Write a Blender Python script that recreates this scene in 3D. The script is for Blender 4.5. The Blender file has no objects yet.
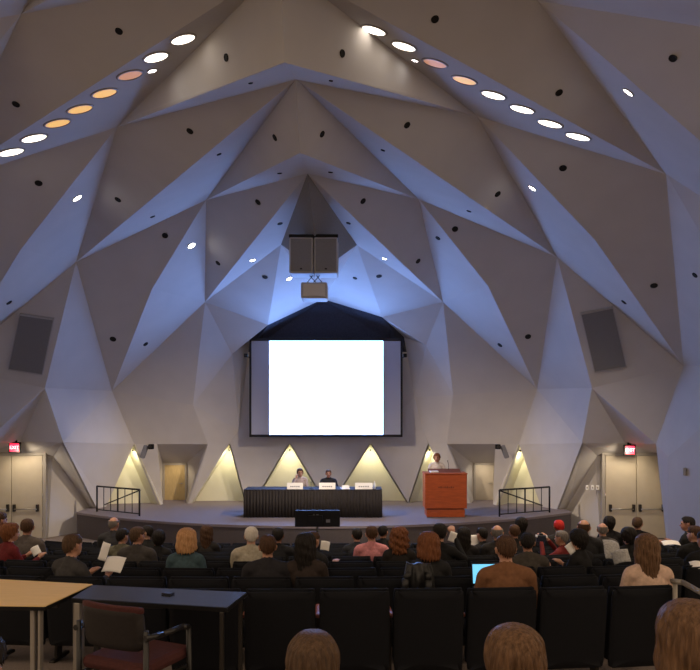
import bpy, bmesh, math, random
import numpy as np
from mathutils import Vector, Matrix
random.seed(4)
S = bpy.context.scene
COL = S.collection
PI = math.pi
CZ = 3.45            # camera height above the floor in front of the stage
F = 700.0            # focal length in pixels
HOR = 415.0          # horizon row
# ------------------------------------------------------------------ camera, world, exposure
cam = bpy.data.cameras.new('camera'); co = bpy.data.objects.new('camera', cam); COL.objects.link(co)
co.location = (0, 0, CZ); co.rotation_euler = (PI/2, 0, 0)
cam.sensor_width = 36; cam.lens = 36*F/700; cam.shift_y = (HOR-335)/700; cam.clip_end = 200
S.camera = co
W = bpy.data.worlds.new('world'); S.world = W; W.use_nodes = True
W.node_tree.nodes['Background'].inputs[0].default_value = (1.0, .74, .50, 1)
W.node_tree.nodes['Background'].inputs[1].default_value = .90
vs = S.view_settings; vs.view_transform = 'Standard'; vs.look = 'None'; vs.gamma = 1; vs.exposure = 0; vs.use_curve_mapping = False
SCREEN_L = 16.0       # radiance of the projected picture
LAMP_L = 4.5
def lamp(name, kind, loc, aim, power, color, size=.2, angle=60, blend=.6, parent=None):
    l = bpy.data.lights.new(name, kind); l.energy = power; l.color = color
    if kind == 'SPOT': l.spot_size = math.radians(angle); l.spot_blend = blend; l.shadow_soft_size = size
    elif kind == 'AREA': l.size = size
    else: l.shadow_soft_size = size
    o = bpy.data.objects.new(name, l); COL.objects.link(o); o.location = loc
    o.rotation_euler = (Vector(aim)-Vector(loc)).to_track_quat('-Z', 'Y').to_euler()
    return o
# ------------------------------------------------------------------ helpers
def P(u, v, y): return Vector(((u-350)*y/F, y, CZ+(HOR-v)*y/F))
def floor_z(y):
    if y < 4.8: return CZ-2.0
    if y > 15.15: return CZ-3.45
    return CZ-2.0-.14*(y-4.8)
STAGE = CZ-2.75
def tag(o, label=None, cat=None, group=None, kind=None):
    if label: o['label'] = label
    if cat: o['category'] = cat
    if group: o['group'] = group
    if kind: o['kind'] = kind
    return o
def empty(name, loc=(0,0,0), rz=0):
    o = bpy.data.objects.new(name, None); COL.objects.link(o); o.location = loc; o.rotation_euler = (0, 0, rz); o.empty_display_size = .1
    return o
def mk(name, v, f, mat, parent=None, smooth=False):
    me = bpy.data.meshes.new(name); me.from_pydata([tuple(x) for x in v], [], [tuple(x) for x in f]); me.update()
    if mat: me.materials.append(mat)
    if smooth: me.polygons.foreach_set('use_smooth', [True]*len(me.polygons))
    o = bpy.data.objects.new(name, me); COL.objects.link(o)
    if parent: o.parent = parent
    return o
class MB:
    def __init__(s): s.v = []; s.f = []; s.sm = []
    def add(s, v, f, sm=False):
        n = len(s.v); s.v += [tuple(x) for x in v]; s.f += [tuple(i+n for i in q) for q in f]; s.sm += [sm]*len(f); return s
    def box(s, c, d, bevel=0, rot=None):
        bm = bmesh.new(); bmesh.ops.create_cube(bm, size=1)
        for x in bm.verts: x.co = Vector((x.co.x*d[0], x.co.y*d[1], x.co.z*d[2]))
        if bevel: bmesh.ops.bevel(bm, geom=bm.edges[:], offset=min(bevel, min(d)*.45), segments=2, affect='EDGES', profile=.5)
        M = rot if rot else Matrix.Identity(3)
        for x in bm.verts: x.co = M @ x.co + Vector(c)
        bm.verts.index_update()
        s.add([x.co for x in bm.verts], [[w.index for w in q.verts] for q in bm.faces]); bm.free(); return s
    def hexa(s, p8):   # 4 bottom, 4 top
        return s.add(p8, [(3,2,1,0),(4,5,6,7),(0,1,5,4),(1,2,6,5),(2,3,7,6),(3,0,4,7)])
    def cyl(s, a, b, r0, r1=None, n=10, sm=True):
        a, b = Vector(a), Vector(b); r1 = r0 if r1 is None else r1
        d = (b-a).normalized(); x = d.orthogonal().normalized(); y = d.cross(x)
        v = []; f = []
        for p, r in ((a, r0), (b, r1)):
            for i in range(n): t = 2*PI*i/n; v.append(p+x*math.cos(t)*r+y*math.sin(t)*r)
        for i in range(n): j = (i+1) % n; f.append((i, j, n+j, n+i))
        s.add(v, f, sm); s.f += [tuple(len(s.v)-2*n+i for i in reversed(range(n))), tuple(len(s.v)-n+i for i in range(n))]; s.sm += [False, False]
        return s
    def tube(s, pts, r, n=8):
        for a, b in zip(pts, pts[1:]): s.cyl(a, b, r, n=n)
        return s
    def ell(s, c, r, rz=0, n=16, m=10):
        v = []; f = []; c = Vector(c)
        for j in range(m+1):
            ph = PI*j/m
            for i in range(n):
                t = 2*PI*i/n; q = Vector((r[0]*math.sin(ph)*math.cos(t), r[1]*math.sin(ph)*math.sin(t), r[2]*math.cos(ph)))
                q.rotate(Matrix.Rotation(rz, 3, 'Z')); v.append(c+q)
        for j in range(m):
            for i in range(n): k = (i+1) % n; f.append((j*n+i, (j+1)*n+i, (j+1)*n+k, j*n+k))
        return s.add(v, f, True)
    def lathe(s, prof, c=(0,0,0), n=16):
        v = []; f = []; c = Vector(c)
        for r, z in prof:
            for i in range(n): t = 2*PI*i/n; v.append(c+Vector((r*math.cos(t), r*math.sin(t), z)))
        for j in range(len(prof)-1):
            for i in range(n): k = (i+1) % n; f.append((j*n+i, j*n+k, (j+1)*n+k, (j+1)*n+i))
        return s.add(v, f, True)
    def build(s, name, mat, parent=None):
        me = bpy.data.meshes.new(name); me.from_pydata(s.v, [], s.f); me.update(); me.materials.append(mat)
        me.polygons.foreach_set('use_smooth', s.sm)
        o = bpy.data.objects.new(name, me); COL.objects.link(o)
        if parent: o.parent = parent
        return o
def copy_tree(o, parent=None):
    c = o.copy(); COL.objects.link(c); c.parent = parent
    for ch in list(o.children): copy_tree(ch, c)
    return c
# ------------------------------------------------------------------ materials
MATS = {}
def mat(name, col, rough=.6, metal=0, noise=0, nscale=8, bump=0, bscale=60, emit=None, estr=0, col2=None, spec=.5, stretch=None):
    if name in MATS: return MATS[name]
    m = bpy.data.materials.new(name); m.use_nodes = True; nt = m.node_tree; b = nt.nodes['Principled BSDF']
    b.inputs['Base Color'].default_value = (*col, 1); b.inputs['Roughness'].default_value = rough; b.inputs['Metallic'].default_value = metal
    b.inputs['Specular IOR Level'].default_value = spec
    tc = nt.nodes.new('ShaderNodeTexCoord')
    src = tc.outputs['Object']
    if stretch:
        mp = nt.nodes.new('ShaderNodeMapping'); mp.inputs['Scale'].default_value = stretch; nt.links.new(src, mp.inputs[0]); src = mp.outputs[0]
    if noise or col2:
        n = nt.nodes.new('ShaderNodeTexNoise'); n.inputs['Scale'].default_value = nscale; n.inputs['Detail'].default_value = 4; nt.links.new(src, n.inputs['Vector'])
        r = nt.nodes.new('ShaderNodeValToRGB'); nt.links.new(n.outputs['Fac'], r.inputs[0])
        c2 = col2 if col2 else tuple(min(1, x*(1+noise)) for x in col); c1 = col if col2 else tuple(x*(1-noise) for x in col)
        r.color_ramp.elements[0].color = (*c1, 1); r.color_ramp.elements[0].position = .3
        r.color_ramp.elements[1].color = (*c2, 1); r.color_ramp.elements[1].position = .7
        nt.links.new(r.outputs[0], b.inputs['Base Color'])
    if bump:
        n = nt.nodes.new('ShaderNodeTexNoise'); n.inputs['Scale'].default_value = bscale; n.inputs['Detail'].default_value = 3; nt.links.new(src, n.inputs['Vector'])
        k = nt.nodes.new('ShaderNodeBump'); k.inputs['Strength'].default_value = bump; k.inputs['Distance'].default_value = .02
        nt.links.new(n.outputs['Fac'], k.inputs['Height']); nt.links.new(k.outputs[0], b.inputs['Normal'])
    if emit: b.inputs['Emission Color'].default_value = (*emit, 1); b.inputs['Emission Strength'].default_value = estr
    MATS[name] = m; return m
PLASTER = mat('shell plaster', (.56,.545,.54), .9, noise=.03, nscale=1.5, bump=.05, bscale=40, spec=.2)
WALLM = mat('wall plaster', (.58,.555,.53), .9, noise=.03, nscale=2, spec=.2)
HOODM = mat('dark grey hood', (.27,.26,.25), .95, noise=.06, nscale=30, spec=.1)  # hood facets, a darker grey than the shell plaster
CREAM = mat('niche cream paint', (.72,.70,.56), .85, noise=.03, nscale=3, spec=.2)
CARPET = mat('floor carpet', (.27,.225,.205), .95, noise=.25, nscale=90, bump=.3, bscale=250, spec=.1)
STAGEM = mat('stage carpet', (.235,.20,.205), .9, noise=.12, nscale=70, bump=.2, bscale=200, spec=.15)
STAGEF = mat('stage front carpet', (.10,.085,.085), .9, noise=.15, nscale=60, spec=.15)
DOORM = mat('door beige laminate', (.50,.44,.34), .6, noise=.04, nscale=4)
DOORT = mat('tan wood door', (.50,.38,.19), .55, noise=.1, nscale=6, stretch=(6,6,1))
FRAMEM = mat('door frame grey', (.36,.33,.29), .6)
STEEL = mat('brushed steel', (.45,.43,.40), .35, .9)
DARKST = mat('dark bronze metal', (.05,.045,.04), .4, .6)
BLACK = mat('black paint', (.0035,.0035,.004), .5, spec=.3)
SEATF = mat('navy black seat fabric', (.0042,.005,.0085), .9, noise=.25, nscale=140, bump=.3, bscale=400, spec=.25)
SEATB = mat('seat back fabric', (.0038,.0045,.0078), .85, noise=.25, nscale=120, bump=.2, bscale=350, spec=.3)
ARMW = mat('reddish arm wood', (.32,.10,.07), .45, noise=.2, nscale=12)
SPKG = mat('speaker grille grey', (.20,.20,.215), .8, noise=.15, nscale=150, bump=.3, bscale=300)
SPKF = mat('speaker frame grey', (.40,.395,.40), .6)
ORANGE = mat('podium cherry wood', (.38,.075,.018), .4, noise=.16, nscale=5, stretch=(1,1,6))
ORANGED = mat('podium dark groove', (.14,.03,.01), .5)
SKIRT = mat('black table skirt', (.022,.018,.018), .8, noise=.2, nscale=40, spec=.3)
WHITEP = mat('white paper', (.9,.89,.87), .7)
BEIGET = mat('beige laminate top', (.80,.56,.25), .5, noise=.05, nscale=6, stretch=(1,8,1))
NAVYT = mat('dark laminate top', (.035,.04,.055), .26, noise=.1, nscale=8)
GREYL = mat('grey table leg', (.34,.31,.27), .45, .3)
REDUP = mat('dark red upholstery', (.06,.011,.010), .85, noise=.2, nscale=60, bump=.2, bscale=200)
LAMPW = mat('lit lamp lens', (.9,.85,.8), .4, emit=(1,.86,.70), estr=LAMP_L)
LAMPO = mat('dim amber lamp lens', (.75,.42,.15), .4, emit=(1,.55,.16), estr=.8)
LAMPD = mat('faint amber lamp lens', (.45,.27,.18), .5, emit=(1,.42,.14), estr=.45)
TRIM = mat('lamp trim ring', (.35,.33,.33), .5, .2)
CANB = mat('downlight black baffle', (.004,.004,.004), .8)
REDE = mat('exit sign red', (.8,.03,.05), .4, emit=(1,.03,.08), estr=2.2)
EXITL = mat('exit letters', (1,.8,.8), .4, emit=(1,.55,.6), estr=2.2)
SCRW = mat('projected picture', (1,1,1), .8, emit=(.21,.405,1.0), estr=SCREEN_L)
SCRM = mat('projection screen cloth', (.46,.48,.58), .9, spec=.1)
SCRB = mat('screen black border', (.01,.01,.014), .7)
# ------------------------------------------------------------------ faceted shell
N = dict(T0=(281,-36,7.8), A0t=(275,-120,5.36), Am1=(270,-330,4.65), A1t=(284.4,62.5,8.21), A1b=(296,79.5,9.8), A2t=(300,153,10.98), A2b=(307.5,173.5,13.55),
 TR=(538,1,8.87), TL=(21,14,8.87), NR1=(477,116,12.11), NL1=(117,127,12.11), NR3=(418.5,199,16.3), NL3=(206,200,16.3),
 P2R=(666,174,12.51), P2L=(-60,184,12.51), NR2=(557,257,17.5), NL2=(76,262,17.5), NR4=(443,302,20.55), NL4=(205,302,20.55),
 NR5=(537,389,21.0), NL5=(112,391,21.0),
 NR6=(592,388,18.6), NL6=(45,388,18.6), NR7=(683.5,366,17.75), NL7=(-51,368,17.75), HL=(281,244.5,17.3), HR=(357,245,17.3), Hb=(319,272,16.33),
 SA=(323,299,21.2), SL=(268,325,21.2), SR=(382,317,21.2),
 BR1=(582,443,19), BR2=(625,443,19.3), BR3=(656,444,18), BL1=(63,442,19), BL2=(20,442,19.3), BL3=(-15,442,18),
 CR=(519,444.5,21.4), CL=(134,444,21.4), WR=(414.6,397,21.8), WL=(239,430,21.9), VR=(426,345,20.9), VL=(232,354,20.9),
 QBR=(404,337,21.8), QBL=(250,338,21.8),
 NR8=(775,362,14), NL8=(-140,364,14), QR=(960,365,11), QL=(-240,345,11), R9=(850,50,7.5), L9=(-270,62,7.5))
def plane_node(u, v, tri):
    a, b, c = (P(*q) for q in tri); n = (b-a).cross(c-a); o = Vector((0,0,CZ)); d = Vector(((u-350)/F, 1, (HOR-v)/F))
    return (u, v, (a-o).dot(n)/d.dot(n))
N['KR'] = plane_node(488, 286, (N['NR2'], N['NR3'], N['NR5'])); N['KL'] = plane_node(152, 289, (N['NL2'], N['NL3'], N['NL5']))
N['KR2'] = plane_node(595, 240, (N['NR1'], N['NR7'], N['P2R'])); N['KL2'] = plane_node(21, 249, (N['NL1'], N['NL7'], N['P2L']))
A157, A495 = (157,444,21.55), (495,444,21.55)
tl, tr = (N['NL4'], N['NL5'], A157), (N['NR4'], N['NR5'], A495)
A208, A447 = plane_node(208, 444, tl), plane_node(447, 444, tr)
N['CL'] = plane_node(134, 444, tl); N['CR'] = plane_node(519, 444.5, tr)
N['UL'] = plane_node(193, 405, tl); N['UR'] = plane_node(453, 395, tr)
N['VL'] = plane_node(232, 354, (N['UL'], A208, N['WL'])); N['VR'] = plane_node(426, 345, (N['UR'], A447, N['WR']))
facets = []                     # every visible triangle, for placing fixtures: (uvs, pts, parent name)
def node(n): return N[n] if isinstance(n, str) else n
def outward(p):
    d = Vector((p.x+.75, .35*(p.y-12), p.z-(CZ-1.2)))
    return d.normalized()
def panel(name, pts, parent, m=PLASTER, th=.07, tris=None):
    nd = [node(q) for q in pts]; w = [P(*q) for q in nd]; n = len(w)
    tris = tris or [(0, i, i+1) for i in range(1, n-1)]
    for t in tris: facets.append(([nd[i][:2] for i in t], [w[i] for i in t]))
    b = [p+outward(p)*th for p in w]
    f = []
    for t in tris:
        a, c, e = (w[i] for i in t); nn = (c-a).cross(e-a); mid = (a+c+e)/3-Vector((0,0,CZ))
        t = t if nn.dot(mid) < 0 else tuple(reversed(t))
        f.append(t); f.append(tuple(n+i for i in reversed(t)))
    for i in range(n): j = (i+1) % n; f.append((i, j, n+j, n+i))
    return mk(name, w+b, f, m, parent)
ceil = tag(empty('ceiling'), 'folded plaster shell of long pale and beige triangular facets over the hall', kind='structure')
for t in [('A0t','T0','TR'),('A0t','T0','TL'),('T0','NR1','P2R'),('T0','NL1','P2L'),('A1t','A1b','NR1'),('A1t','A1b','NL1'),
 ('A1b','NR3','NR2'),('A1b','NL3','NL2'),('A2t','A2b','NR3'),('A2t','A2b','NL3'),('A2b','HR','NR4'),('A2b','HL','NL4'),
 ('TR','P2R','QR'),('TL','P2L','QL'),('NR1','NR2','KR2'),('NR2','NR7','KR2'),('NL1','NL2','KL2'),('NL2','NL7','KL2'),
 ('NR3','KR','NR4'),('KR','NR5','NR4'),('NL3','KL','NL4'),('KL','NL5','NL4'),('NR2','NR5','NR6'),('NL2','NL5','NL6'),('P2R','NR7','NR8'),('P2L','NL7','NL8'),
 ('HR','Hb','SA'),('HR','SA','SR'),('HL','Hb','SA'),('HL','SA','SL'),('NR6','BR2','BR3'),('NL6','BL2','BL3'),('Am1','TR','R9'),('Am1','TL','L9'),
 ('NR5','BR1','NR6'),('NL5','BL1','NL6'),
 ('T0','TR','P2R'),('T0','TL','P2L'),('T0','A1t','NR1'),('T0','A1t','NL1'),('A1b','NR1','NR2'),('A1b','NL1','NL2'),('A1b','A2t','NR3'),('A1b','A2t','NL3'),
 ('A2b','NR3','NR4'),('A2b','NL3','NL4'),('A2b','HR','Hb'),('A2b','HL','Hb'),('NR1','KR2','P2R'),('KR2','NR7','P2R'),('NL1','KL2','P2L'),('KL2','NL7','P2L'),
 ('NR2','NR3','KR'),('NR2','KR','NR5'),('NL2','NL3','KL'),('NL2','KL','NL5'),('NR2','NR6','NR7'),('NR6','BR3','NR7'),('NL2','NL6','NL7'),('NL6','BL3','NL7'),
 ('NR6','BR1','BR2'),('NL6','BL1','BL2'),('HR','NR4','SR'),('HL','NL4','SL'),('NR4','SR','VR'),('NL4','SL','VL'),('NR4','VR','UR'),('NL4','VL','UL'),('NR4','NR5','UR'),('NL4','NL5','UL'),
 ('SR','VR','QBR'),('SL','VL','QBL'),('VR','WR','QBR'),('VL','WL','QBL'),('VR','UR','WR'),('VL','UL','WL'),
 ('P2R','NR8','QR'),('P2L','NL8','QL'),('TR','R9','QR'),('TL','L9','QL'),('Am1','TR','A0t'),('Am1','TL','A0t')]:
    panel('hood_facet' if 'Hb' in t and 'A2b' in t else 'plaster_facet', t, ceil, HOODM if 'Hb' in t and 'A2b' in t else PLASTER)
def gp(x, y, z): return (350+x*F/y, HOR-z*F/y, y)
GC, GR, GL = gp(-.75,3.4,4.9), gp(8.6,3.4,3.9), gp(-10.1,3.4,3.9)
panel('plaster_facet', ('Am1','R9',GR,GC), ceil); panel('plaster_facet', ('Am1','L9',GL,GC), ceil)
# ---- lower walls
wb = tag(empty('wall_back'), kind='structure'); wl = tag(empty('wall_left'), kind='structure'); wr = tag(empty('wall_right'), kind='structure')
def base(u, y): return (u, HOR+2.75*F/y, y)          # a point on the stage floor
def gnd(u, y): return (u, HOR+(CZ-floor_z(y))*F/y, y)
bY = 21.9
zig = ['SA','SL','QBL','WL',(229,444,bY),base(245,bY),base(254,bY),(289.5,444,bY),base(325,bY),base(333,bY),(370.5,444,bY),base(407,bY),base(409,bY),(429,444,bY),(422.5,430,bY),'WR','QBR','SR']
def ngon_panel(name, pts, parent, m, th=.06):
    nd = [node(q) for q in pts]; w = [P(*q) for q in nd]; n = len(w)
    bm = bmesh.new(); vv = [bm.verts.new(p) for p in w]; fc = bm.faces.new(vv); bm.normal_update()
    if fc.normal.y > 0: bmesh.ops.reverse_faces(bm, faces=[fc])
    r = bmesh.ops.extrude_face_region(bm, geom=[fc]); 
    for x in [g for g in r['geom'] if isinstance(g, bmesh.types.BMVert)]: x.co.y += th
    bmesh.ops.triangulate(bm, faces=bm.faces[:]); bmesh.ops.recalc_face_normals(bm, faces=bm.faces[:])
    me = bpy.data.meshes.new(name); bm.to_mesh(me); bm.free(); me.materials.append(m)
    o = bpy.data.objects.new(name, me); COL.objects.link(o); o.parent = parent; return o
ngon_panel('wall_panel', zig[3:16]+[(406.65,352,bY),(248.3,352,bY)], wb, WALLM)
ngon_panel('shaded_wall_top', ['SA','SL','QBL',(248.3,352,bY),(406.65,352,bY),'QBR','SR'], wb, mat('navy wall shade', (.035,.04,.06), .9, noise=.2, nscale=20))  # wall top above the screen, its shade put into the navy colour
# left shell leg, wall strip, alcove
FLp, N1l, N1r = base(97,20.6), base(106,21.0), base(160,21.4)
panel('shell_leg', ['NL5','BL1',FLp,N1l,'CL'], wl, WALLM, tris=[(0,1,4),(1,2,3),(1,3,4)])
panel('leg_return', ['BL1',FLp,base(90,20.9),(53,453,19.6)], wl, WALLM)
panel('wall_panel', ['CL',N1r,base(163,21.6),A157], wl, WALLM)
panel('wall_panel', ['NL5','CL',A157,A208,'UL'], wl, WALLM, tris=[(0,1,4),(1,2,4),(2,3,4)])
panel('wall_panel', ['UL',A208,(229,444,bY),'WL'], wl, WALLM)
panel('wall_panel', [A208,(229,444,bY),base(192,21.8),base(188,21.8)], wl, WALLM)
panel('alcove_soffit', [A157,A208,(187,463,22.8),(163,463,22.8)], wl, WALLM)
panel('alcove_side', [A208,base(188,21.8),base(187,22.8),(187,463,22.8)], wl, WALLM)
panel('alcove_side', [A157,(163,463,22.8),base(163,22.8),base(163,21.6)], wl, WALLM)
# right
FRp, N6l, N6r = base(557,20.4), base(497,21.3), base(541,21.0)
panel('shell_leg', ['NR5','BR1',FRp,N6r,'CR'], wr, WALLM, tris=[(0,1,4),(1,2,3),(1,3,4)])
panel('leg_return', ['BR1',FRp,base(565,20.7),(595,456,19.6)], wr, WALLM)
panel('wall_panel', ['CR',N6l,base(493,21.6),A495], wr, WALLM)
panel('wall_panel', ['NR5','CR',A495,A447,'UR'], wr, WALLM, tris=[(0,1,4),(1,2,4),(2,3,4)])
panel('wall_panel', ['UR',A447,(429,444,bY),(422.5,430,bY),'WR'], wr, WALLM)
panel('wall_panel', [A447,(429,444,bY),base(452,bY),base(470,21.8)], wr, WALLM)
panel('alcove_soffit', [A495,A447,(473,463,22.8),(496,463,22.8)], wr, WALLM)
panel('alcove_side', [A447,base(470,21.8),base(473,22.8),(473,463,22.8)], wr, WALLM)
panel('alcove_side', [A495,(496,463,22.8),base(496,22.8),base(493,21.6)], wr, WALLM)
# door recess walls and side walls
for side, par, xs in (('R', wr, [(600,690,563),(595,668),(627,627),668,775,960]), ('L', wl, [(48,-50,91),(53,-24),(18,18),-24,-140,-240])):
    B1, B2, B3 = 'B%s1'%side, 'B%s2'%side, 'B%s3'%side
    panel('door_wall', [(xs[1][0],453,19.7),(xs[0][1],453,19.7),gnd(xs[0][1],19.7),gnd(xs[0][0],19.7)], par, WALLM)
    panel('door_wall', [(xs[1][0],453,19.7),gnd(xs[0][0],19.7),gnd(xs[0][2],20.9),base(xs[0][2],20.9)], par, WALLM)
    panel('recess_soffit', [B1,B2,(xs[2][0],455,19.65),(xs[1][0],456,19.65)], par, WALLM)
    panel('recess_soffit', [B2,B3,(xs[1][1],457,19.65),(xs[2][0],455,19.65)], par, WALLM)
    e = plane_node(xs[3], 457, (N['N%s7'%side], N[B3], N['N%s8'%side])); eg = gnd(xs[3], e[2])
    panel('wall_panel', ['N%s7'%side,B3,e,eg,gnd(xs[4],14),'N%s8'%side], par, WALLM, tris=[(5,0,1),(5,1,2),(5,2,3),(5,3,4)])
    panel('recess_jamb', [B3,e,eg,gnd(xs[1][1],19.65),(xs[1][1],457,19.65)], par, WALLM)
    panel('wall_panel', ['N%s8'%side,gnd(xs[4],14),gnd(xs[5],11),'Q%s'%side], par, WALLM)
# ---- triangular lit niches
nich = tag(empty('trim_1'), 'row of triangular niches lit from their tips along the foot of the wall', kind='structure')
def niche(a, l, r, dv, power):
    A, Lp, R = P(*a), P(*l), P(*r); dv = Vector(dv)
    A2, L2, R2 = A+dv+Vector((0,0,-.05)), Lp+dv, R+dv
    mk('niche_back', [A2,L2,R2,A2+Vector((0,.03,0)),L2+Vector((0,.03,0)),R2+Vector((0,.03,0))], [(0,1,2),(5,4,3),(0,3,4,1),(1,4,5,2),(2,5,3,0)], CREAM, nich)
    for q, q2 in ((Lp, L2), (R, R2)):
        off = Vector((-.03 if q is Lp else .03, 0, .02))
        mk('niche_reveal', [A,q,q2,A2,A+off,q+off,q2+off,A2+off], [(0,1,2,3),(7,6,5,4),(0,4,5,1),(1,5,6,2),(2,6,7,3),(3,7,4,0)], CREAM, nich)
    c = A+dv*.12+Vector((0,0,-.27)); base_ = (L2+R2)/2
    MB().cyl(c+Vector((0,0,.05)), c+Vector((0,0,.10)), .03, .02, 10).build('niche_spotlight', DARKST, nich)
    o = lamp('niche_light', 'SPOT', c+Vector((0,-.02,.03)), base_*.55+A2*.45, power*2.0, (1,.88,.60), .09, 165, .7)
    o.parent = nich
niche(N['CL'], N1l, N1r, (-.45,.55,0), 11)
niche((229,444,bY), base(192,21.8), base(245,bY), (-.03,.60,0), 16)
niche((289.5,444,bY), base(254,bY), base(325,bY), (0,.60,0), 16)
niche((370.5,444,bY), base(333,bY), base(407,bY), (0,.60,0), 16)
niche((429,444,bY), base(409,bY), base(452,bY), (.28,.45,0), 11)
niche(N['CR'], N6l, N6r, (.45,.55,0), 11)
# ---- floor and stage
ys = [-3, 4.8, 15.15, 24]
rw = MB().box((0,-2.6,(CZ-2.0+CZ+.5)/2),(26,.2,2.5)).build('wall_rear_blocker', WALLM); tag(rw, kind='structure')  # unseen low wall, added to keep world light off the seats
fl = mk('floor', [(x, y, floor_z(y)) for y in ys for x in (-13, 13)] + [(x, y, floor_z(y)-.3) for y in ys for x in (-13, 13)],
   [(2*i, 2*i+1, 2*i+3, 2*i+2) for i in range(3)]+[(8+2*i, 8+2*i+2, 8+2*i+3, 8+2*i+1) for i in range(3)], CARPET); tag(fl, kind='structure')
def arc(x): return 28.3-math.sqrt(11.0**2-(x+.75)**2)
sx0, sx1 = P(75,512,19.7).x, P(574,515,19.6).x
xs = [sx0+(sx1-sx0)*i/40 for i in range(41)]
front = [Vector((x, arc(x), STAGE)) for x in xs]
back = [Vector((x, 23.2, STAGE)) for x in xs]
st = tag(empty('stage', (-.75, 20, 0)), 'low carpeted stage with a bowed front edge under the projection screen', 'stage')
v = []; f = []
for a, b in zip(front, back): v += [a-st.location, b-st.location, a-st.location-Vector((0,0,.06)), b-st.location-Vector((0,0,.06))]
for i in range(40): k = 4*i; f += [(k,k+4,k+5,k+1),(k+2,k+3,k+7,k+6),(k,k+2,k+6,k+4)]
f += [(0,1,3,2),(160,162,163,161)]
mk('stage_top', v, f, STAGEM, st)
v = []; f = []
zf = -(STAGE-.06)
for a, b in zip(front, back): 
    for q in (a+Vector((0,.03,0)), b):
        q = q-st.location; v += [(q.x,q.y,STAGE-.06),(q.x,q.y,0.0)]
for i in range(40): k = 4*i; f += [(k,k+1,k+5,k+4),(k+2,k+6,k+7,k+3)]
f += [(0,2,3,1),(160,161,163,162)]
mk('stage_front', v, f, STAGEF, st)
# ------------------------------------------------------------------ doors, signs and small wall fittings
def door_pair(name, uc, uw, par, y=19.55):
    # two leaves with panic bars
    d = empty(name, P(uc, 500, y)); d.location.z = floor_z(y); tag(d, kind='structure')
    h = CZ-(455.5-HOR)*y/F-floor_z(y); w = uw*y/F
    fr = MB().box((0,.02,h+.04),(2*w+.2,.12,.08),.01).box((-w-.05,.02,h/2),(.1,.12,h),.01).box((w+.05,.02,h/2),(.1,.12,h),.01); fr.build('door_frame', FRAMEM, d)
    for s in (-1,1):
        lf = MB().box((s*w/2,0,h/2+.005),(w-.02,.06,h-.02),.006).build('door_leaf', DOORM, d)
        MB().cyl((s*.10,-.09,.83),(s*(w-.13),-.09,.83-.04*0),.018).build('push_bar', STEEL, lf)
        for xx in (.09, w-.13): MB().box((s*xx,-.06,.86),(.07,.08,.20),.01).build('bar_bracket', DARKST, lf)
        for zz in (.25,1.2,h-.25): MB().cyl((s*(w-.0),-.03,zz-.06),(s*(w-.0),-.03,zz+.06),.012,n=8).build('hinge', STEEL, lf)
    return d
door_pair('door_1', 636, 31, wr); door_pair('door_2', 12, 31, wl)
for i, (u, uw, nm) in enumerate(((175, 11, 'door_3'), (484.5, 10, 'door_4'))):
    y = 22.7; d = empty(nm, P(u, 500, y)); d.location.z = STAGE; tag(d, kind='structure'); w = uw*y/F; h = CZ-(465-HOR)*y/F-STAGE
    MB().box((0,0,h/2),(2*w-.06,.05,h),.006).build('door_leaf', DOORT if i == 0 else DOORM, d)
    MB().box((-w,0,h/2),(.06,.09,h),.006).box((w,0,h/2),(.06,.09,h),.006).box((0,0,h+.03),(2*w+.06,.09,.06),.006).build('door_frame', FRAMEM, d)
    MB().cyl((w-.12,-.03,h*.48),(w-.12,-.08,h*.48),.02).cyl((w-.12,-.08,h*.48),(w-.22,-.08,h*.48),.012).build('door_handle', STEEL, d)
def text_mesh(name, txt, size, m, parent, loc, rot, ext=.004):
    c = bpy.data.curves.new(name, 'FONT'); c.body = txt; c.size = size; c.extrude = ext; c.align_x = 'CENTER'; c.align_y = 'CENTER'
    t = bpy.data.objects.new(name, c); COL.objects.link(t)
    dg = bpy.context.evaluated_depsgraph_get(); me = bpy.data.meshes.new_from_object(t.evaluated_get(dg)); me.name = name
    COL.objects.unlink(t); bpy.data.objects.remove(t)
    me.materials.clear(); me.materials.append(m)
    o = bpy.data.objects.new(name, me); COL.objects.link(o); o.parent = parent; o.location = loc; o.rotation_euler = rot; return o
for u, v, lab in ((629.5,450,'glowing red exit sign above the double door on the right'), (15,447.5,'glowing red exit sign above the double door on the left')):
    y = 19.1; e = empty('exit_sign', P(u, v, y)); tag(e, lab, 'sign', 'exit signs')
    MB().box((0,0,0),(.32,.07,.29),.012).build('housing', BLACK, e)
    MB().box((0,-.036,0),(.25,.01,.22),.003).build('face', REDE, e)
    text_mesh('letters', 'EXIT', .125, EXITL, e, (0,-.043,0), (PI/2,0,0))
    MB().box((0,.02,.16),(.10,.04,.09),.006).build('mount_plate', BLACK, e)
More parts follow.
